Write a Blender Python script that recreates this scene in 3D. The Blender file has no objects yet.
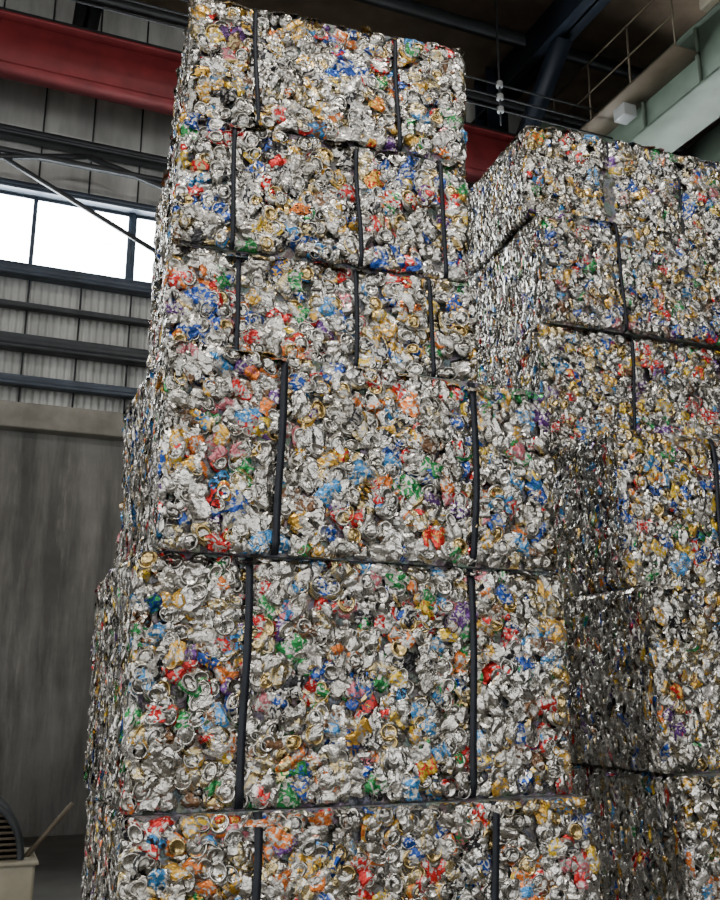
import bpy, math, numpy as np
from mathutils import Vector
R = math.radians
scene = bpy.context.scene

# ------------------------------------------------------------------ materials
def new_mat(name):
    m = bpy.data.materials.new(name); m.use_nodes = True
    nt = m.node_tree; b = nt.nodes["Principled BSDF"]
    return m, nt, b
def N(nt, t, **kw):
    n = nt.nodes.new(t)
    for k, v in kw.items(): setattr(n, k, v)
    return n
def mixrgb(nt, fac, a, b, blend='MIX'):
    n = N(nt, 'ShaderNodeMix', data_type='RGBA', blend_type=blend)
    for sock, v in ((n.inputs[0], fac), (n.inputs[6], a), (n.inputs[7], b)):
        if isinstance(v, bpy.types.NodeSocket): nt.links.new(v, sock)
        else: sock.default_value = v
    return n.outputs[2]
def noise(nt, vec, scale, detail=3, rough=0.55, dist=0.0):
    n = N(nt, 'ShaderNodeTexNoise'); n.inputs['Scale'].default_value = scale
    n.inputs['Detail'].default_value = detail; n.inputs['Roughness'].default_value = rough
    n.inputs['Distortion'].default_value = dist
    nt.links.new(vec, n.inputs['Vector']); return n.outputs[0]
def ramp(nt, fac, pts, interp='LINEAR'):
    n = N(nt, 'ShaderNodeValToRGB'); cr = n.color_ramp; cr.interpolation = interp
    while len(cr.elements) < len(pts): cr.elements.new(0.5)
    for e, (p, c) in zip(cr.elements, pts):
        e.position = p; e.color = (c, c, c, 1) if not isinstance(c, tuple) else (*c, 1)
    nt.links.new(fac, n.inputs[0]); return n.outputs[0]
def coords(nt, scale=(1, 1, 1)):
    tc = N(nt, 'ShaderNodeTexCoord'); mp = N(nt, 'ShaderNodeMapping')
    mp.inputs['Scale'].default_value = scale
    nt.links.new(tc.outputs['Object'], mp.inputs['Vector']); return mp.outputs[0]

def simple(name, col, rough=0.6, metal=0.0, var=0.35, nscale=6, bump=0.1, stretch=(1, 1, 1)):
    m, nt, b = new_mat(name)
    v = coords(nt, stretch)
    f = ramp(nt, noise(nt, v, nscale, 6), [(0.3, 1 - var), (0.7, 1.0)])
    c = mixrgb(nt, 1.0, (*col, 1), f, 'MULTIPLY')
    nt.links.new(c, b.inputs['Base Color'])
    b.inputs['Roughness'].default_value = rough; b.inputs['Metallic'].default_value = metal
    if bump:
        bp = N(nt, 'ShaderNodeBump'); bp.inputs['Strength'].default_value = bump
        bp.inputs['Distance'].default_value = 0.01
        nt.links.new(noise(nt, v, nscale * 5, 4), bp.inputs['Height'])
        nt.links.new(bp.outputs[0], b.inputs['Normal'])
    return m

# crushed cans
def can_material():
    m, nt, b = new_mat("crushed_aluminium_cans")
    v = coords(nt)
    a1 = N(nt, 'ShaderNodeAttribute'); a1.attribute_name = 'can_color'
    a2 = N(nt, 'ShaderNodeAttribute'); a2.attribute_name = 'can_color2'
    f = ramp(nt, noise(nt, v, 40, 2, 0.5, 1.5), [(0.0, 0.0), (0.51, 0.0), (0.54, 1.0)])
    c = mixrgb(nt, f, a1.outputs['Color'], a2.outputs['Color'])
    dirt = ramp(nt, noise(nt, v, 6, 5, 0.6), [(0.3, (0.64, 0.61, 0.55)), (0.60, (1.0, 0.99, 0.97))])
    c = mixrgb(nt, 1.0, c, dirt, 'MULTIPLY')
    fine = ramp(nt, noise(nt, v, 80, 2, 0.5, 1.0), [(0.33, 0.52), (0.46, 1.0)])
    c = mixrgb(nt, 1.0, c, fine, 'MULTIPLY')
    nt.links.new(c, b.inputs['Base Color'])
    nt.links.new(a1.outputs['Alpha'], b.inputs['Metallic'])
    r = N(nt, 'ShaderNodeMapRange'); r.inputs[3].default_value = 0.10; r.inputs[4].default_value = 0.42
    nt.links.new(noise(nt, v, 30, 2), r.inputs[0]); nt.links.new(r.outputs[0], b.inputs['Roughness'])
    bp = N(nt, 'ShaderNodeBump'); bp.inputs['Strength'].default_value = 0.42
    bp.inputs['Distance'].default_value = 0.005
    nt.links.new(noise(nt, v, 38, 2, 0.5, 1.5), bp.inputs['Height'])
    nt.links.new(bp.outputs[0], b.inputs['Normal'])
    return m
M_CAN = can_material()
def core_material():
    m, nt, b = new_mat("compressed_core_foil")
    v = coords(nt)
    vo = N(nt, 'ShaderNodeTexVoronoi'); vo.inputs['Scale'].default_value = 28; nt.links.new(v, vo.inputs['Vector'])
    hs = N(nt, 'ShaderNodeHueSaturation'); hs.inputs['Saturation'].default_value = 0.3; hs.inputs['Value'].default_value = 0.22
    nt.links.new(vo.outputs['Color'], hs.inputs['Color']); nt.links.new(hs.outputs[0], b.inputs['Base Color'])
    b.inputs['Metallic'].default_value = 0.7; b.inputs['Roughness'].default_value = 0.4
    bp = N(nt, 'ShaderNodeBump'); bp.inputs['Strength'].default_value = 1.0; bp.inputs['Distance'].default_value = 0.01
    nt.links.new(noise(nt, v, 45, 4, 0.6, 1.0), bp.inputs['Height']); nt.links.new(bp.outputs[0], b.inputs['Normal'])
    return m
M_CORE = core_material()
M_STRAP = simple("steel_strapping", (0.022, 0.026, 0.035), 0.5, 0.5, 0.4, 20, 0.1)

# ------------------------------------------------------------------ can pieces
rs = np.random.RandomState(7)
def tri(x): return 2 * np.abs(2 * (x - np.floor(x + 0.5))) - 1
def grid_quads(nu, nv, wrap=False):
    q = []
    for j in range(nv - 1):
        for i in range(nu if wrap else nu - 1):
            i2 = (i + 1) % nu
            q.append((j * nu + i, j * nu + i2, (j + 1) * nu + i2, (j + 1) * nu + i))
    return np.array(q, dtype=np.int32)
CU, CV = 8, 11
def crush_template():
    """flattened can body: bent slab with sharp folds and torn, jagged outline"""
    u, v = np.meshgrid(np.linspace(-1, 1, CU), np.linspace(-1, 1, CV))
    u = u.ravel(); v = v.ravel()
    hw = rs.uniform(0.024, 0.042); hl = rs.uniform(0.034, 0.064)
    x = u * hw * (1 - 0.12 * v ** 4 + 0.15 * np.sin(v * rs.uniform(1, 4) + rs.uniform(0, 6)))
    y = v * hl * (1 - 0.10 * u ** 4)
    x = x + 0.008 * np.sin(v * rs.uniform(1, 3) + rs.uniform(0, 6))
    z = 0.006 * (1 - np.abs(u) ** 3) - 0.012 * np.maximum(np.abs(u), np.abs(v)) ** 8
    for k in range(3):
        a = rs.uniform(0, math.pi); fr = rs.uniform(10, 24); am = rs.uniform(0.0015, 0.004)
        if k == 0: a = rs.uniform(1.2, 1.9); am = 0.0050
        z = z + am * tri((x * math.cos(a) + y * math.sin(a)) * fr + rs.uniform())
    x = x + rs.normal(0, 0.0016, x.shape); y = y + rs.normal(0, 0.0016, x.shape)
    mask = (v > (0.75 if rs.uniform() < 0.5 else 2)).astype(float)
    return np.stack([x, y, z], 1), mask, np.ones_like(x)
LS = 18
def lid_template(kind):
    if kind == 0:
        prof = [(0.03, -3), (0.4, -3), (0.70, -3.4), (0.77, -8), (0.85, -7.5), (0.90, 0.8), (1.0, 1.2), (1.06, -4), (1.22, -6), (1.42, -13)]
    else:
        prof = [(0.03, -9), (0.35, -8), (0.6, -5.2), (0.76, -0.8), (0.84, 1.2), (0.90, 0.4), (1.0, -4), (1.10, -4), (1.26, -6), (1.44, -13)]
    P = []; mask = []; dark = []
    wa = rs.uniform(0, 6, 4); open_at = rs.randint(LS); opened = (kind == 0 and rs.uniform() < 0.6)
    tab = (open_at + LS // 2) % LS
    for ri, (r, z) in enumerate(prof):
        for s in range(LS):
            t = 2 * math.pi * s / LS
            rr = r * 0.0290
            zz = z * 0.001
            if ri >= 7:
                rr *= 1 + 0.14 * math.sin(3 * t + wa[0]) + rs.uniform(-0.08, 0.08)
                zz += rs.uniform(-0.003, 0.001)
            else:
                rr *= 1 + 0.045 * math.sin(2 * t + wa[1])
                zz += 0.0015 * math.sin(2 * t + wa[2]) * r + 0.0004 * rs.normal()
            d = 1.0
            if ri in (3, 4) and kind == 0: d = 0.45  # shade of the rim groove put into the lid colour
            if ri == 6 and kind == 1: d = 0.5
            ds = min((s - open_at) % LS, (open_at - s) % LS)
            if opened and ri in (1, 2) and ds <= 1: d = 0.08; zz -= 0.004  # darkness inside the mouth opening painted into the colour
            dt = min((s - tab) % LS, (tab - s) % LS)
            if kind == 0 and ri in (0, 1) and dt <= 1: zz += 0.003
            P.append((rr * math.cos(t), rr * math.sin(t), zz)); mask.append(1.0 if ri < 7 else 0.0); dark.append(d)
    return np.array(P), np.array(mask), np.array(dark)
CRUSH = [crush_template() for _ in range(40)]
LIDS = [lid_template(i % 2) for i in range(20)]
CQ = grid_quads(CU, CV); LQ = grid_quads(LS, 10, True)

PAL = [  # colour, weight, metallic
 ((0.70, 0.69, 0.655), 38, 1.0), ((0.50, 0.49, 0.465), 18, 1.0), ((0.72, 0.71, 0.68), 6, 0.7),
 ((0.78, 0.45, 0.07), 7.0, 0.65), ((0.62, 0.50, 0.26), 10, 0.88), ((0.82, 0.22, 0.04), 2.4, 0.5),
 ((0.70, 0.03, 0.03), 4.2, 0.5), ((0.025, 0.09, 0.42), 4.0, 0.5), ((0.06, 0.28, 0.62), 3.2, 0.5),
 ((0.03, 0.30, 0.08), 2.2, 0.5), ((0.14, 0.05, 0.24), 1.4, 0.5), ((0.03, 0.03, 0.035), 4.2, 0.5),
 ((0.82, 0.56, 0.05), 2.8, 0.5), ((0.20, 0.11, 0.06), 2.4, 0.6), ((0.66, 0.20, 0.24), 1.2, 0.5)]
PC = np.array([p[0] for p in PAL]); PW0 = np.array([p[1] for p in PAL], float); PM = np.array([p[2] for p in PAL])

def rotz(a):
    c, s = np.cos(a), np.sin(a); o = np.zeros_like(a); i = np.ones_like(a)
    return np.stack([np.stack([c, -s, o], -1), np.stack([s, c, o], -1), np.stack([o, o, i], -1)], -2)
def rotx(a):
    c, s = np.cos(a), np.sin(a); o = np.zeros_like(a); i = np.ones_like(a)
    return np.stack([np.stack([i, o, o], -1), np.stack([o, c, -s], -1), np.stack([o, s, c], -1)], -2)
def roty(a):
    c, s = np.cos(a), np.sin(a); o = np.zeros_like(a); i = np.ones_like(a)
    return np.stack([np.stack([c, o, s], -1), np.stack([o, i, o], -1), np.stack([-s, o, c], -1)], -2)

def mesh_np(name, V, Q, mats, mat_idx=None, smooth=None, attrs=None):
    me = bpy.data.meshes.new(name)
    me.vertices.add(len(V)); me.vertices.foreach_set('co', V.astype(np.float32).ravel())
    me.loops.add(len(Q) * 4); me.loops.foreach_set('vertex_index', Q.astype(np.int32).ravel())
    me.polygons.add(len(Q)); me.polygons.foreach_set('loop_start', (np.arange(len(Q)) * 4).astype(np.int32))
    for m in mats: me.materials.append(m)
    me.update(calc_edges=True)
    if mat_idx is not None: me.polygons.foreach_set('material_index', mat_idx.astype(np.int32))
    if smooth is not None: me.polygons.foreach_set('use_smooth', smooth)
    for k, a in (attrs or {}).items():
        at = me.attributes.new(k, 'FLOAT_COLOR', 'POINT'); at.data.foreach_set('color', a.astype(np.float32).ravel())
    me.update()
    return me

def bale(W, D, H, loc, yaw, straps, seed, strap_w=0.026, spacing=0.045, faces='FLRT', bulge=0.010, pinch=0.014):
    """one bale of crushed cans; local origin = bottom centre"""
    rg = np.random.RandomState(seed)
    ph = rg.uniform(0, 6.28, 10)
    PW = PW0 * np.where(np.arange(len(PAL)) < 3, 1.0, np.exp(rg.normal(0, 0.35, len(PAL)))); PW /= PW.sum()
    PWc = PW.copy(); PWc[:3] *= 0.25; PWc /= PWc.sum()
    def surf(face, s, t, w, h, edges=True):
        """inward offset of face surface"""
        r = 0.028
        def rd(e):
            e = np.clip(e, 0, r); return r - np.sqrt(np.maximum(r * r - (r - e) ** 2, 0))
        wob = 0.010 * np.sin(t * 17 + ph[6]) + 0.008 * np.sin(t * 41 + ph[7])
        wob2 = 0.006 * np.sin(s * 15 + ph[8]) + 0.005 * np.sin(s * 37 + ph[9])
        off = (rd(w / 2 - np.abs(s) - np.maximum(wob, 0)) + rd(h / 2 - np.abs(t) - np.maximum(wob2, 0))) if edges else 0 * s
        off = off - bulge * (np.sin(s * 4.1 + ph[0]) * np.sin(t * 6.3 + ph[1]) + 0.5 * np.sin(s * 11 + ph[2]) * np.sin(t * 13 + ph[3]))
        if face in 'FBT':
            for f in straps:
                xs = (f - 0.5) * W
                sx = s if face != 'B' else -s
                off = off + pinch * np.exp(-((sx - xs) / 0.035) ** 2)
        return off
    FR = {'F': ((1, 0, 0), (0, 0, 1), (0, -1, 0), W, H, D / 2), 'B': ((-1, 0, 0), (0, 0, 1), (0, 1, 0), W, H, D / 2),
          'L': ((0, -1, 0), (0, 0, 1), (-1, 0, 0), D, H, W / 2), 'R': ((0, 1, 0), (0, 0, 1), (1, 0, 0), D, H, W / 2),
          'T': ((1, 0, 0), (0, 1, 0), (0, 0, 1), W, D, H / 2)}
    VV = []; QQ = []; SM = []; C1 = []; C2 = []; base = 0
    for face in faces:
        S, T, Nn, w, h, d = FR[face]; S, T, Nn = map(lambda q: np.array(q, float), (S, T, Nn))
        side = face in 'LR'
        sp = spacing * (0.37 if side else 1.0); spt = spacing * (1.05 if side else 0.92)
        if face in 'BT': sp *= 1.6; spt *= 1.6
        if face == 'R': sp *= 1.5; spt *= 1.2
        ns = max(2, int((w - 0.03) / sp)); nt_ = max(2, int((h - 0.03) / spt))
        gs, gt = np.meshgrid(np.linspace(-1, 1, ns), np.linspace(-1, 1, nt_))
        gs = gs + (np.arange(nt_) % 2)[:, None] * (1.0 / ns)
        s = gs.ravel() * (w / 2 - 0.022) + rg.normal(0, sp * 0.36, ns * nt_)
        t = gt.ravel() * (h / 2 - 0.030) + rg.normal(0, spt * 0.33, ns * nt_)
        n0 = len(s)
        nx = int(n0 * 0.08) if face == 'F' else 0   # larger panels lying on top
        if nx:
            s = np.concatenate([s, rg.uniform(-w / 2 + 0.05, w / 2 - 0.05, nx)])
            t = np.concatenate([t, rg.uniform(-h / 2 + 0.05, h / 2 - 0.05, nx)])
        s = np.clip(s, -w / 2 + 0.018, w / 2 - 0.018); t = np.clip(t, -h / 2 + 0.026, h / 2 - 0.026)
        n = len(s); big = np.arange(n) >= n0
        islid = (rg.uniform(size=n) < (0.05 if side else 0.42)) & ~big
        off = surf(face, s, t, w, h)
        depth = -off - np.where(islid, rg.uniform(-0.001, 0.007, n), rg.uniform(0.005, 0.017, n))
        depth = np.where(big, -off - rg.uniform(0.000, 0.007, n), depth)
        if side: depth = -off - rg.uniform(0.001, 0.014, n)
        ci = rg.choice(len(PAL), n, p=PW)
        nb = rg.uniform(size=n) < 0.30
        ci = np.where(nb, np.roll(ci, 1), ci)
        ci = np.where(big, rg.choice(len(PAL), n, p=PWc), ci)
        col = PC[ci] * rg.uniform(0.75, 1.1, (n, 1)); met = PM[ci]
        ci2 = np.where(rg.uniform(size=n) < 0.7, rg.choice(3, n), rg.choice(len(PAL), n, p=PW))
        col2 = PC[ci2] * rg.uniform(0.7, 1.05, (n, 1))
        if side:   # bare metal edges show far more than printed faces
            g = (rg.uniform(size=(n, 1)) < 0.50)
            col = np.where(g, np.array([0.72, 0.71, 0.68]) * rg.uniform(0.45, 1.1, (n, 1)), col)
            met = np.where(g[:, 0], 0.75, met)  # metallic cut so shaded sides look lighter; brightness put into the material
            col2 = np.where(g, col * 0.85, col2)
        for cls in (0, 1):
            idx = np.where(islid == bool(cls))[0]
            if len(idx) == 0: continue
            m = len(idx)
            if cls: tp = rg.randint(len(LIDS), size=m); P = np.stack([LIDS[k][0] for k in tp]); mk = np.stack([LIDS[k][1] for k in tp]); dk = np.stack([LIDS[k][2] for k in tp]); q = LQ
            else: tp = rg.randint(len(CRUSH), size=m); P = np.stack([CRUSH[k][0] for k in tp]); mk = np.stack([CRUSH[k][1] for k in tp]); dk = np.stack([CRUSH[k][2] for k in tp]); q = CQ
            sc = rg.uniform(0.85, 1.12, m)
            P = P * sc[:, None, None]
            P[:, :, 1] *= rg.uniform(0.66, 1.0, m)[:, None]
            if side:
                P[:, :, 0] *= rg.uniform(0.16, 0.45, m)[:, None]; P[:, :, 1] *= 1.1
                Rm = rotz(rg.normal(0, 0.30, m))
                Rm = rotx(rg.normal(0, 0.2, m)) @ roty(rg.normal(0, 0.8, m)) @ Rm
            else:
                Rm = rotz(rg.uniform(0, 6.28, m))
                tl = np.where(big[idx], 0.09, 0.13 if cls else 0.21)
                Rm = rotx(rg.normal(0, 1, m) * tl) @ roty(rg.normal(0, 1, m) * tl) @ Rm
            P = np.einsum('nij,nkj->nki', Rm, P)
            ls = P[:, :, 0] + s[idx, None]; lt = P[:, :, 1] + t[idx, None]
            ls = np.where(np.abs(ls) > w / 2 - 0.004, np.sign(ls) * (w / 2 - 0.004 + 0.40 * (np.abs(ls) - w / 2 + 0.004)), ls)
            lz = P[:, :, 2] + depth[idx, None]
            lim = -surf(face, ls, lt, w, h)
            k_ = 0.5
            lz = np.where(lz > lim - 0.004, lim - 0.004 + k_ * (lz - lim + 0.004), lz)
            P = ls[..., None] * S + lt[..., None] * T + (d + lz)[..., None] * Nn
            k = P.shape[1]
            VV.append(P.reshape(-1, 3))
            QQ.append((q[None] + (base + np.arange(m) * k)[:, None, None]).reshape(-1, 4)); base += m * k
            SM.append(np.full(m * len(q), bool(cls)))
            silver = np.array([0.71, 0.70, 0.665]) * rg.uniform(0.55, 1.12, (m, 1, 1))
            gold = rg.uniform(size=(m, 1, 1)) < 0.15
            silver = np.where(gold, np.array([0.72, 0.54, 0.24]), silver)
            mm = mk[:, :, None]
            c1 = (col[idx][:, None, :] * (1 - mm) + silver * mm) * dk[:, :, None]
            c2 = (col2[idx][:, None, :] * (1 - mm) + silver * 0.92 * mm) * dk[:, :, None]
            al = met[idx][:, None] * (1 - mk) + mk
            C1.append(np.concatenate([c1, al[:, :, None]], 2).reshape(-1, 4))
            C2.append(np.concatenate([c2, np.ones_like(al)[:, :, None]], 2).reshape(-1, 4))
    n_c = 0; cV = []; cQ = []
    for (S, T, Nn, w, h, d) in list(FR.values()) + [((1, 0, 0), (0, -1, 0), (0, 0, -1), W, D, H / 2)]:
        S, T, Nn = map(lambda q: np.array(q, float), (S, T, Nn))
        a, b = 13, 9
        gs, gt = np.meshgrid(np.linspace(-1, 1, a), np.linspace(-1, 1, b)); gs = gs.ravel(); gt = gt.ravel()
        P = gs[:, None] * S * (w / 2) + gt[:, None] * T * (h / 2) + d * Nn
        ci_ = 0.020 + bulge
        ins = np.array([W / 2 - ci_, D / 2 - ci_, H / 2]) / np.array([W / 2, D / 2, H / 2])
        P = P * ins
        cV.append(P); cQ.append(grid_quads(a, b) + base + n_c); n_c += len(P)
    V = np.concatenate(VV); g = H / 2 - 0.002
    jag = 0.011 * np.sin(V[:, 0] * 37 + ph[4]) * np.sin(V[:, 0] * 13 + V[:, 1] * 29 + ph[5])
    V[:, 2] = np.clip(V[:, 2], -g + np.maximum(jag, 0), g + np.minimum(jag, 0))
    V = np.concatenate([V] + cV); V[:, 2] += H / 2
    Q = np.concatenate(QQ + cQ)
    nq = sum(len(x) for x in QQ); nc = sum(len(x) for x in cQ)
    mi = np.concatenate([np.zeros(nq), np.ones(nc)]); sm = np.concatenate(SM + [np.zeros(nc, bool)])
    z4 = np.ones((n_c, 4)) * 0.1
    me = mesh_np("can_bale", V, Q, [M_CAN, M_CORE], mi, sm, {'can_color': np.concatenate(C1 + [z4]), 'can_color2': np.concatenate(C2 + [z4])})
    ob = bpy.data.objects.new("crushed_can_bale", me); scene.collection.objects.link(ob)
    ob.location = loc; ob.rotation_euler = (0, 0, R(yaw))
    for i, f in enumerate(straps):
        x = (f - 0.5) * W
        hy, hz = D / 2, H / 2 - 0.004
        path = []
        nn = 18
        lean = rg.uniform(-0.012, 0.012)
        for k in range(nn):
            zz = -hz + 2 * hz * k / (nn - 1)
            o = float(surf('F', np.array([x]), np.array([zz]), W, H, False)[0]) - 0.60 * min(pinch, 0.014)
            path.append((-hy + o - 0.001 + (0.014 if k in (0, nn - 1) else 0), zz))
        for k in range(4): path.append((-hy + 0.05 + (2 * hy - 0.1) * k / 3, hz))
        for k in range(nn): path.append((hy - (0.016 if k in (0, nn - 1) else 0), hz - 2 * hz * k / (nn - 1)))
        for k in range(4): path.append((hy - 0.05 - (2 * hy - 0.1) * k / 3, -hz))
        pv = []
        for (yy, zz) in path:
            xx = x + lean * zz / hz + 0.003 * math.sin(zz * 9 + seed)
            onface = abs(zz) < hz - 1e-4
            oy, oz = (0.0015 * (1 if yy > 0 else -1), 0) if onface or abs(yy) > hy - 0.03 else (0, 0.0015 * (1 if zz > 0 else -1))
            for sx, o in ((-1, 1), (1, 1), (1, -1), (-1, -1)):
                pv.append((xx + sx * strap_w / 2, yy + oy * o, zz + H / 2 + oz * o))
        pn = len(path); q = []
        for k in range(pn):
            k2 = (k + 1) % pn
            for c in range(4):
                c2 = (c + 1) % 4
                q.append((k * 4 + c, k * 4 + c2, k2 * 4 + c2, k2 * 4 + c))
        sme = mesh_np("strap", np.array(pv), np.array(q), [M_STRAP])
        so = bpy.data.objects.new("strap_%d" % (i + 1), sme); scene.collection.objects.link(so); so.parent = ob
    return ob

def bale_at(x0, x1, yf, depth, z0, z1, yaw, straps, seed, **k):
    W = x1 - x0
    c, s = math.cos(R(yaw)), math.sin(R(yaw))
    lx, ly = W / 2, depth / 2
    loc = (x0 + lx * c - ly * s, yf + lx * s + ly * c, z0)
    return bale(W, depth, z1 - z0, loc, yaw, straps, seed, **k)

# main stack (bottom -> top)
bale_at(0.47, 2.07, 3.00, 0.95, 0.00, 0.60, 0.0, (0.25, 0.75), 11)
bale_at(0.475, 2.10, 2.98, 0.95, 0.60, 1.24, -0.8, (0.247, 0.75), 12)
bale_at(0.475, 2.06, 3.01, 0.97, 1.24, 2.03, 0.2, (0.228, 0.748), 13)
bale_at(0.535, 2.03, 2.98, 0.92, 2.03, 2.735, 0.6, (0.265, 0.765), 14)
bale_at(0.54, 1.725, 3.10, 0.80, 2.735, 3.145, -4.5, (0.21, 0.585, 0.835), 15, strap_w=0.017)
bale_at(0.55, 1.70, 3.09, 0.78, 3.145, 3.665, -3.9, (0.18, 0.60, 0.905), 16, strap_w=0.017)
bale_at(0.575, 1.71, 3.12, 0.70, 3.665, 4.205, -5.4, (0.23, 0.735), 17, strap_w=0.017)
# right-hand stack
bale_at(2.65, 4.15, 3.12, 1.25, 0.00, 0.60, 0.0, (0.3, 0.75), 21)
bale_at(2.65, 4.15, 3.15, 1.25, 0.60, 1.275, 0.0, (0.3, 0.75), 22)
bale_at(2.63, 4.15, 3.22, 1.25, 1.275, 2.03, 0.8, (0.36, 0.75), 23)
bale_at(2.66, 4.15, 3.42, 1.25, 2.03, 2.77, 0.0, (0.37, 0.75), 24)
bale_at(2.62, 4.15, 3.93, 1.20, 2.77, 3.46, -2.0, (0.36, 0.8), 25, strap_w=0.018)
bale_at(2.65, 4.15, 3.90, 1.20, 3.46, 4.11, -3.5, (0.31, 0.8), 26, strap_w=0.018)
bale_at(2.63, 4.15, 4.00, 1.10, 4.11, 4.68, -5.0, (0.35, 0.66), 27, strap_w=0.012, bulge=0.020, pinch=0.045)

# ------------------------------------------------------------------ hall helpers
def boxes(name, bl, mat, parent=None, bevel=0.0):
    V = []; Q = []
    for (x0, x1, y0, y1, z0, z1) in bl:
        b = len(V)
        V += [(x0, y0, z0), (x1, y0, z0), (x1, y1, z0), (x0, y1, z0), (x0, y0, z1), (x1, y0, z1), (x1, y1, z1), (x0, y1, z1)]
        Q += [tuple(b + i for i in f) for f in ((0, 3, 2, 1), (4, 5, 6, 7), (0, 1, 5, 4), (1, 2, 6, 5), (2, 3, 7, 6), (3, 0, 4, 7))]
    me = mesh_np(name, np.array(V, float), np.array(Q), [mat])
    o = bpy.data.objects.new(name, me); scene.collection.objects.link(o)
    if bevel:
        md = o.modifiers.new("bevel", 'BEVEL'); md.width = bevel; md.segments = 2
    if parent: o.parent = parent
    return o
def bar(name, p, q, w, mat, parent=None, h=None):
    p = Vector(p); q = Vector(q); d = q - p; L = d.length; h = h or w
    o = boxes(name, [(-w / 2, w / 2, -h / 2, h / 2, 0, L)], mat, parent)
    o.location = p; o.rotation_mode = 'QUATERNION'; o.rotation_quaternion = d.to_track_quat('Z', 'Y')
    return o
def empty(name, loc=(0, 0, 0)):
    e = bpy.data.objects.new(name, None); scene.collection.objects.link(e); e.location = loc; return e
def corrugated(name, x0, x1, y, z0, z1, mat, pitch=0.09, amp=0.012):
    n = int((x1 - x0) / (pitch / 6)) + 1
    xs = np.linspace(x0, x1, n); ys = y - amp * np.clip(1.6 * np.sin(2 * np.pi * xs / pitch), -1, 1)
    V = np.concatenate([np.stack([xs, ys, np.full(n, z0)], 1), np.stack([xs, ys, np.full(n, z1)], 1)])
    return_me = mesh_np(name, V, grid_quads(n, 2), [mat])
    o = bpy.data.objects.new(name, return_me); scene.collection.objects.link(o)
    return o

def concrete():
    m, nt, b = new_mat("stained_concrete")
    v = coords(nt); vs = coords(nt, (1.6, 1.6, 0.22))
    base = ramp(nt, noise(nt, v, 1.1, 6, 0.6), [(0.3, (0.14, 0.137, 0.124)), (0.7, (0.24, 0.234, 0.213))])
    st = ramp(nt, noise(nt, vs, 2.0, 6, 0.65), [(0.38, 0.5), (0.56, 1.0)])
    c = mixrgb(nt, 1.0, base, st, 'MULTIPLY')
    lime = ramp(nt, noise(nt, vs, 4.0, 5, 0.7), [(0.58, 0.0), (0.76, 0.4)])
    c = mixrgb(nt, lime, c, (0.36, 0.35, 0.33, 1))
    nt.links.new(c, b.inputs['Base Color']); b.inputs['Roughness'].default_value = 0.85
    bp = N(nt, 'ShaderNodeBump'); bp.inputs['Strength'].default_value = 0.3; bp.inputs['Distance'].default_value = 0.02
    nt.links.new(noise(nt, v, 12, 6), bp.inputs['Height']); nt.links.new(bp.outputs[0], b.inputs['Normal'])
    return m
M_CONC = concrete()
M_FLOOR = simple("concrete_floor", (0.28, 0.27, 0.25), 0.7, 0, 0.4, 1.5, 0.2)
M_LEDGE = simple("weathered_ledge", (0.36, 0.34, 0.29), 0.8, 0, 0.45, 3, 0.2)
M_CLAD = simple("corrugated_cladding", (0.62, 0.63, 0.60), 0.55, 0.1, 0.5, 1.6, 0.05, (2, 2, 0.5))
M_DARK = simple("dark_steel", (0.045, 0.05, 0.055), 0.5, 0.3, 0.4, 5)
M_BLUE = simple("navy_steel", (0.012, 0.022, 0.04), 0.5, 0.2, 0.4, 5)
M_GIRT = simple("blue_grey_girt", (0.07, 0.09, 0.12), 0.5, 0.3, 0.4, 4)
M_RED = simple("red_painted_steel", (0.26, 0.03, 0.035), 0.6, 0.1, 0.4, 3)
M_GREEN = simple("green_painted_steel", (0.12, 0.165, 0.125), 0.55, 0.1, 0.4, 3)
M_BEIGE = simple("beige_painted_steel", (0.38, 0.35, 0.26), 0.5, 0.1, 0.3, 4)
M_RAIL = simple("dull_brown_rail", (0.16, 0.13, 0.09), 0.6, 0.1, 0.3, 4)
M_BROWN = simple("brown_roof_decking", (0.42, 0.31, 0.21), 0.8, 0, 0.5, 2)
M_WHITE = simple("grey_enamel", (0.36, 0.38, 0.38), 0.4, 0, 0.15, 5, 0)
m, nt, b = new_mat("frosted_window_glass")
b.inputs['Base Color'].default_value = (0.85, 0.9, 0.92, 1); b.inputs['Roughness'].default_value = 0.4
nz = ramp(nt, noise(nt, coords(nt), 1.2, 2), [(0.3, (0.88, 0.94, 0.97)), (0.7, (0.98, 1.0, 1.0))])
nt.links.new(nz, b.inputs['Emission Color']); b.inputs['Emission Strength'].default_value = 24.0
M_GLASS = m

XL, XR, YB, YF, ZC = -9.0, 17.0, 12.0, -9.0, 11.2
boxes("floor", [(XL - 8, XR, YF - 12, YB + 0.3, -0.1, 0.0)], M_FLOOR)
boxes("wall_back", [(XL, XR, YB, YB + 0.3, 0.0, 4.68)], M_CONC)
boxes("trim_ledge", [(XL, XR, YB - 0.22, YB + 0.3, 4.68, 5.0)], M_LEDGE, bevel=0.02)
corrugated("wall_back_cladding_lower", XL, XR, YB + 0.1, 5.0, 6.83, M_CLAD)
corrugated("wall_back_cladding_upper", XL, XR, YB + 0.1, 7.9, ZC, M_CLAD, pitch=0.5, amp=0.008)
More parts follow.
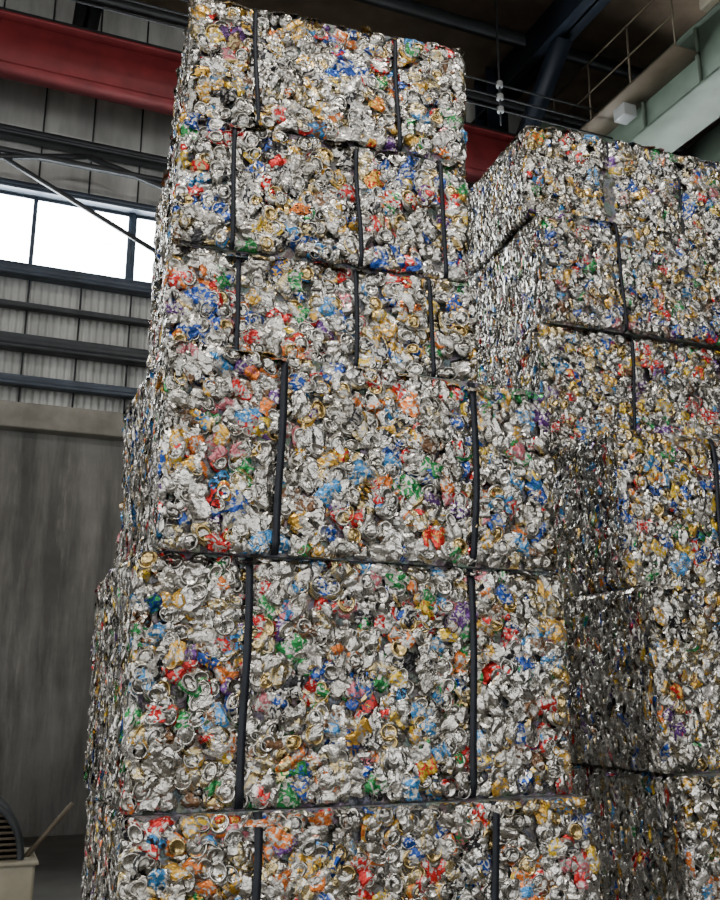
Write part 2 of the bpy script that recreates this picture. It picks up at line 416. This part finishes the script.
# unseen left wall; tall opening added to let soft light onto left faces
boxes("wall_left", [(XL - 0.3, XL, YF, -6.5, 0, ZC), (XL - 0.3, XL, 5.0, YB + 0.3, 0, ZC), (XL - 0.3, XL, -6.5, 5.0, 7.5, ZC)], M_CONC)
boxes("wall_right", [(XR, XR + 0.3, YF, YB + 0.3, 0, ZC)], M_CONC)
boxes("added_front_wall", [(XL, -5.5, YF - 0.3, YF, 0, ZC), (10, XR, YF - 0.3, YF, 0, ZC), (-5.5, 10, YF - 0.3, YF, 8.0, ZC), (1.4, 2.6, YF - 0.3, YF, 0, 8.0)], M_CONC)  # unseen wall with openings and pier, added to vary reflections in the metal
boxes("ceiling", [(XL, XR, YF, YB + 0.3, ZC, ZC + 0.15)], M_BROWN)
xs = np.arange(-4.83, 16, 1.29)
for i in range(0, len(xs) - 1):
    wd = empty("window_%d" % (i + 1), (xs[i], YB + 0.08, 6.83))
    boxes("pane", [(0.03, 1.26, 0.02, 0.03, 0.03, 1.04)], M_GLASS, wd)
    fr = [(0, 0.025, 0, 0.06, 0, 1.07), (1.265, 1.29, 0, 0.06, 0, 1.07), (0.025, 1.265, 0, 0.06, 0, 0.04), (0.025, 1.265, 0, 0.06, 1.03, 1.07)]
    if i % 2 == 0: fr.append((1.20, 1.29, -0.03, 0.06, 0, 1.07))
    boxes("frame", fr, M_GIRT, wd)
corrugated("wall_back_cladding_end", XL, -4.83, YB + 0.1, 6.83, 7.9, M_CLAD)
for (z0, z1, mt, dp) in [(5.26, 5.36, M_GIRT, .16), (5.72, 5.88, M_DARK, .2), (6.28, 6.33, M_DARK, .12), (6.70, 6.83, M_GIRT, .18), (7.90, 7.98, M_GIRT, .12), (8.62, 8.70, M_DARK, .2), (10.2, 10.35, M_DARK, .2)]:
    boxes("trim_girt", [(XL, XR, YB - dp, YB + 0.05, z0, z1), (XL, XR, YB - dp - 0.02, YB - dp + 0.01, z0 - 0.03, z0 + 0.01)], mt)
boxes("trim_cladding_seams", [(x, x + 0.02, YB + 0.07, YB + 0.12, z0, z1) for x in np.arange(-8.7, 17, 0.645) for (z0, z1) in ((5.0, 6.8), (7.95, 11.1))], M_DARK)
rb = empty("crane_runway_beam", (0, 11.1, 9.0))
boxes("web", [(XL, XR, -0.02, 0.02, 0.03, 0.70)], M_RED, rb)
boxes("bottom_flange", [(XL, XR, -0.16, 0.16, 0, 0.035)], M_RED, rb)
boxes("top_flange", [(XL, XR, -0.16, 0.16, 0.70, 0.735)], M_RED, rb)
boxes("rail", [(XL, XR, -0.04, 0.04, 0.735, 0.86)], M_DARK, rb)
boxes("walkway", [(XL, XR, 0.1, 0.7, 0.62, 0.67), (XL, XR, -0.3, -0.22, 1.10, 1.2)], M_DARK, rb)
br = empty("wall_bracing", (0, 11.6, 7.0))
for k, x in enumerate((-3.0, 0.9, 4.8, 8.7)):
    bar("brace_a%d" % k, (x - 1.95, 0, 0.9), (x, 0, 1.35), 0.06, M_DARK, br)
    bar("brace_b%d" % k, (x, 0, 1.35), (x + 1.95, 0, 0.9), 0.06, M_DARK, br)
    bar("brace_c%d" % k, (x - 1.95, 0, 1.55), (x + 1.95, 0, -0.3), 0.05, M_DARK, br)
boxes("chord", [(XL, XR, -0.04, 0.04, 1.18, 1.24)], M_DARK, br)
for x in (-5.5, 7.0, 13.2):
    c = empty("steel_column", (x, 11.6, 0))
    boxes("web", [(-0.02, 0.02, -0.18, 0.18, 0, ZC)], M_BLUE, c)
    boxes("flanges", [(-0.18, 0.18, -0.2, -0.17, 0, ZC), (-0.18, 0.18, 0.17, 0.2, 0, ZC)], M_BLUE, c)
for x in (-5.5, 0.75, 7.0, 13.2):
    c = empty("roof_rafter", (x, 0, ZC - 0.7))
    boxes("web", [(-0.02, 0.02, YF, YB, 0, 0.7)], M_BLUE, c)
    boxes("flange", [(-0.17, 0.17, YF, YB, 0, 0.04)], M_BLUE, c)
    if x > 1: bar("knee_brace", (0, 11.4, -1.6), (0, 9.6, 0.0), 0.22, M_BLUE, c)
pl = []
y = -8.5
while y < 11.9:
    pl.append((XL, XR, y, y + 0.08, ZC - 0.2, ZC)); y += 1.9
boxes("roof_purlins", pl, M_DARK)
cr = empty("overhead_crane", (8.05, 0, 9.1))
boxes("girder_web", [(0.05, 0.09, 0.0, 11.0, 0.04, 0.86), (0.62, 0.66, 0.0, 11.0, 0.04, 0.86)], M_GREEN, cr)
boxes("girder_flanges", [(0, 0.72, 0.0, 11.0, 0, 0.05), (0, 0.72, 0.0, 11.0, 0.86, 0.91)], M_GREEN, cr)
boxes("stiffeners", [(-0.005, 0.05, yy, yy + 0.04, 0.05, 0.86) for yy in np.arange(0.5, 11, 1.1)], M_GREEN, cr)
boxes("second_girder", [(1.9, 2.5, 0.0, 11.0, 0, 0.9)], M_GREEN, cr)
boxes("trolley", [(-0.1, 1.5, 5.8, 8.0, 0.93, 1.7)], M_BEIGE, cr, bevel=0.03)
boxes("end_carriage", [(-0.6, 3.0, 10.9, 11.25, 0.76, 1.05)], M_GREEN, cr)
boxes("control_box", [(-0.24, -0.02, 9.4, 9.65, 0.28, 0.58)], M_WHITE, cr, bevel=0.02)
rl = [(-0.35, -0.33, yy, yy + 0.02, 0.5, 1.45) for yy in np.arange(8.2, 11.0, 0.9)]
rl += [(-0.35, -0.33, 8.2, 11, 1.43, 1.45), (-0.35, -0.33, 8.2, 11, 0.95, 0.97), (-0.38, 0.05, 8.2, 11, 0.46, 0.5)]
boxes("handrail", rl, M_RAIL, cr)
def disc(name, r, z0, z1, mat, parent, seg=16, loc=(0, 0, 0)):
    bpy.ops.mesh.primitive_cylinder_add(vertices=seg, radius=r, depth=z1 - z0, location=(0, 0, 0))
    o = bpy.context.object; o.name = name; o.data.materials.append(mat); o.parent = parent
    o.location = (loc[0], loc[1], loc[2] + (z0 + z1) / 2)
    md = o.modifiers.new("b", 'BEVEL'); md.width = 0.01; md.segments = 2
    return o
ix, iy, iz = -1.87, 10.0, 0.25
for k in range(3):
    disc("insulator_%d" % k, 0.05, k * 0.2, k * 0.2 + 0.08, M_WHITE, cr, loc=(ix, iy, iz))
bar("insulator_rod", (ix, iy, iz - 0.2), (ix, iy, iz + 1.84), 0.02, M_DARK, cr)
for k in range(3):
    bar("busbar_cable_%d" % k, (ix - 6, iy, iz + k * 0.2 + .04), (ix + 1.87, iy, iz + k * 0.2 + .04), 0.02, M_DARK, cr)

fh = empty("industrial_fan_heater", (0.22, 8.0, 0.0))
boxes("base_cabinet", [(-0.45, 0.40, -0.3, 0.35, 0.0, 0.40)], M_BEIGE, fh, bevel=0.025)
boxes("cabinet_lip", [(-0.47, 0.42, -0.32, 0.37, 0.38, 0.41)], M_BEIGE, fh, bevel=0.01)
def hood():
    seg = 28; V = []; Q = []
    ring = [(math.cos(t), math.sin(t)) for t in np.linspace(0, math.pi, seg)]
    for (yy, r) in ((-0.22, 0.27), (-0.25, 0.28), (-0.25, 0.31), (-0.2, 0.325), (0.25, 0.325), (0.27, 0.30), (0.27, 0.001)):
        for c, s in ring: V.append((c * r, yy, 0.41 + s * r * 1.35))
    me = mesh_np("hood", np.array(V), grid_quads(seg, 7), [M_DARK]); o = bpy.data.objects.new("hood", me)
    scene.collection.objects.link(o); o.parent = fh
hood()
lv = []
for k in range(9):
    zz = 0.43 + k * 0.04; hw = 0.28 * math.sqrt(max(0, 1 - ((zz - 0.41) / 0.375) ** 2))
    lv.append((-hw, hw, -0.23, -0.19, zz, zz + 0.016))
boxes("louvres", lv, M_RAIL, fh)
boxes("dark_back", [(-0.2, 0.2, -0.05, 0.0, 0.41, 0.66)], M_DARK, fh)
bar("handle_rod", (0.33, -0.1, 0.40), (0.66, 0.0, 0.76), 0.03, M_RAIL, fh)

# ------------------------------------------------------------------ lighting
w = bpy.data.worlds.new("overcast"); scene.world = w; w.use_nodes = True
bg = w.node_tree.nodes["Background"]; bg.inputs[0].default_value = (0.98, 0.98, 0.98, 1); bg.inputs[1].default_value = 3.0
def area(name, loc, tgt, size, power, col=(1, 0.96, 0.91)):
    l = bpy.data.lights.new(name, 'AREA'); l.energy = power; l.shape = 'RECTANGLE'; l.size = size[0]; l.size_y = size[1]; l.color = col
    o = bpy.data.objects.new(name, l); scene.collection.objects.link(o); o.location = loc
    o.rotation_euler = (Vector(tgt) - Vector(loc)).to_track_quat('-Z', 'Y').to_euler(); return o
area("added_fill_light", (-1.5, -2.5, 10.0), (1, 3, 2), (1.0, 1.0), 250)  # unseen overhead fill, added to brighten the bales
area("added_fill_light", (3.5, -1.5, 10.0), (2.0, 3, 2), (1.0, 1.0), 250)  # second added fill, no fixture modelled

# ------------------------------------------------------------------ camera
cd = bpy.data.cameras.new("camera"); cam = bpy.data.objects.new("camera", cd); scene.collection.objects.link(cam)
cam.location = (0, 0, 1.6); cam.rotation_euler = (R(90 + 14.2), 0, R(-22.2))
cd.sensor_fit = 'VERTICAL'; cd.sensor_height = 24; cd.lens = 24 * 950 / 900
cd.clip_start = 0.05; cd.clip_end = 200
scene.camera = cam
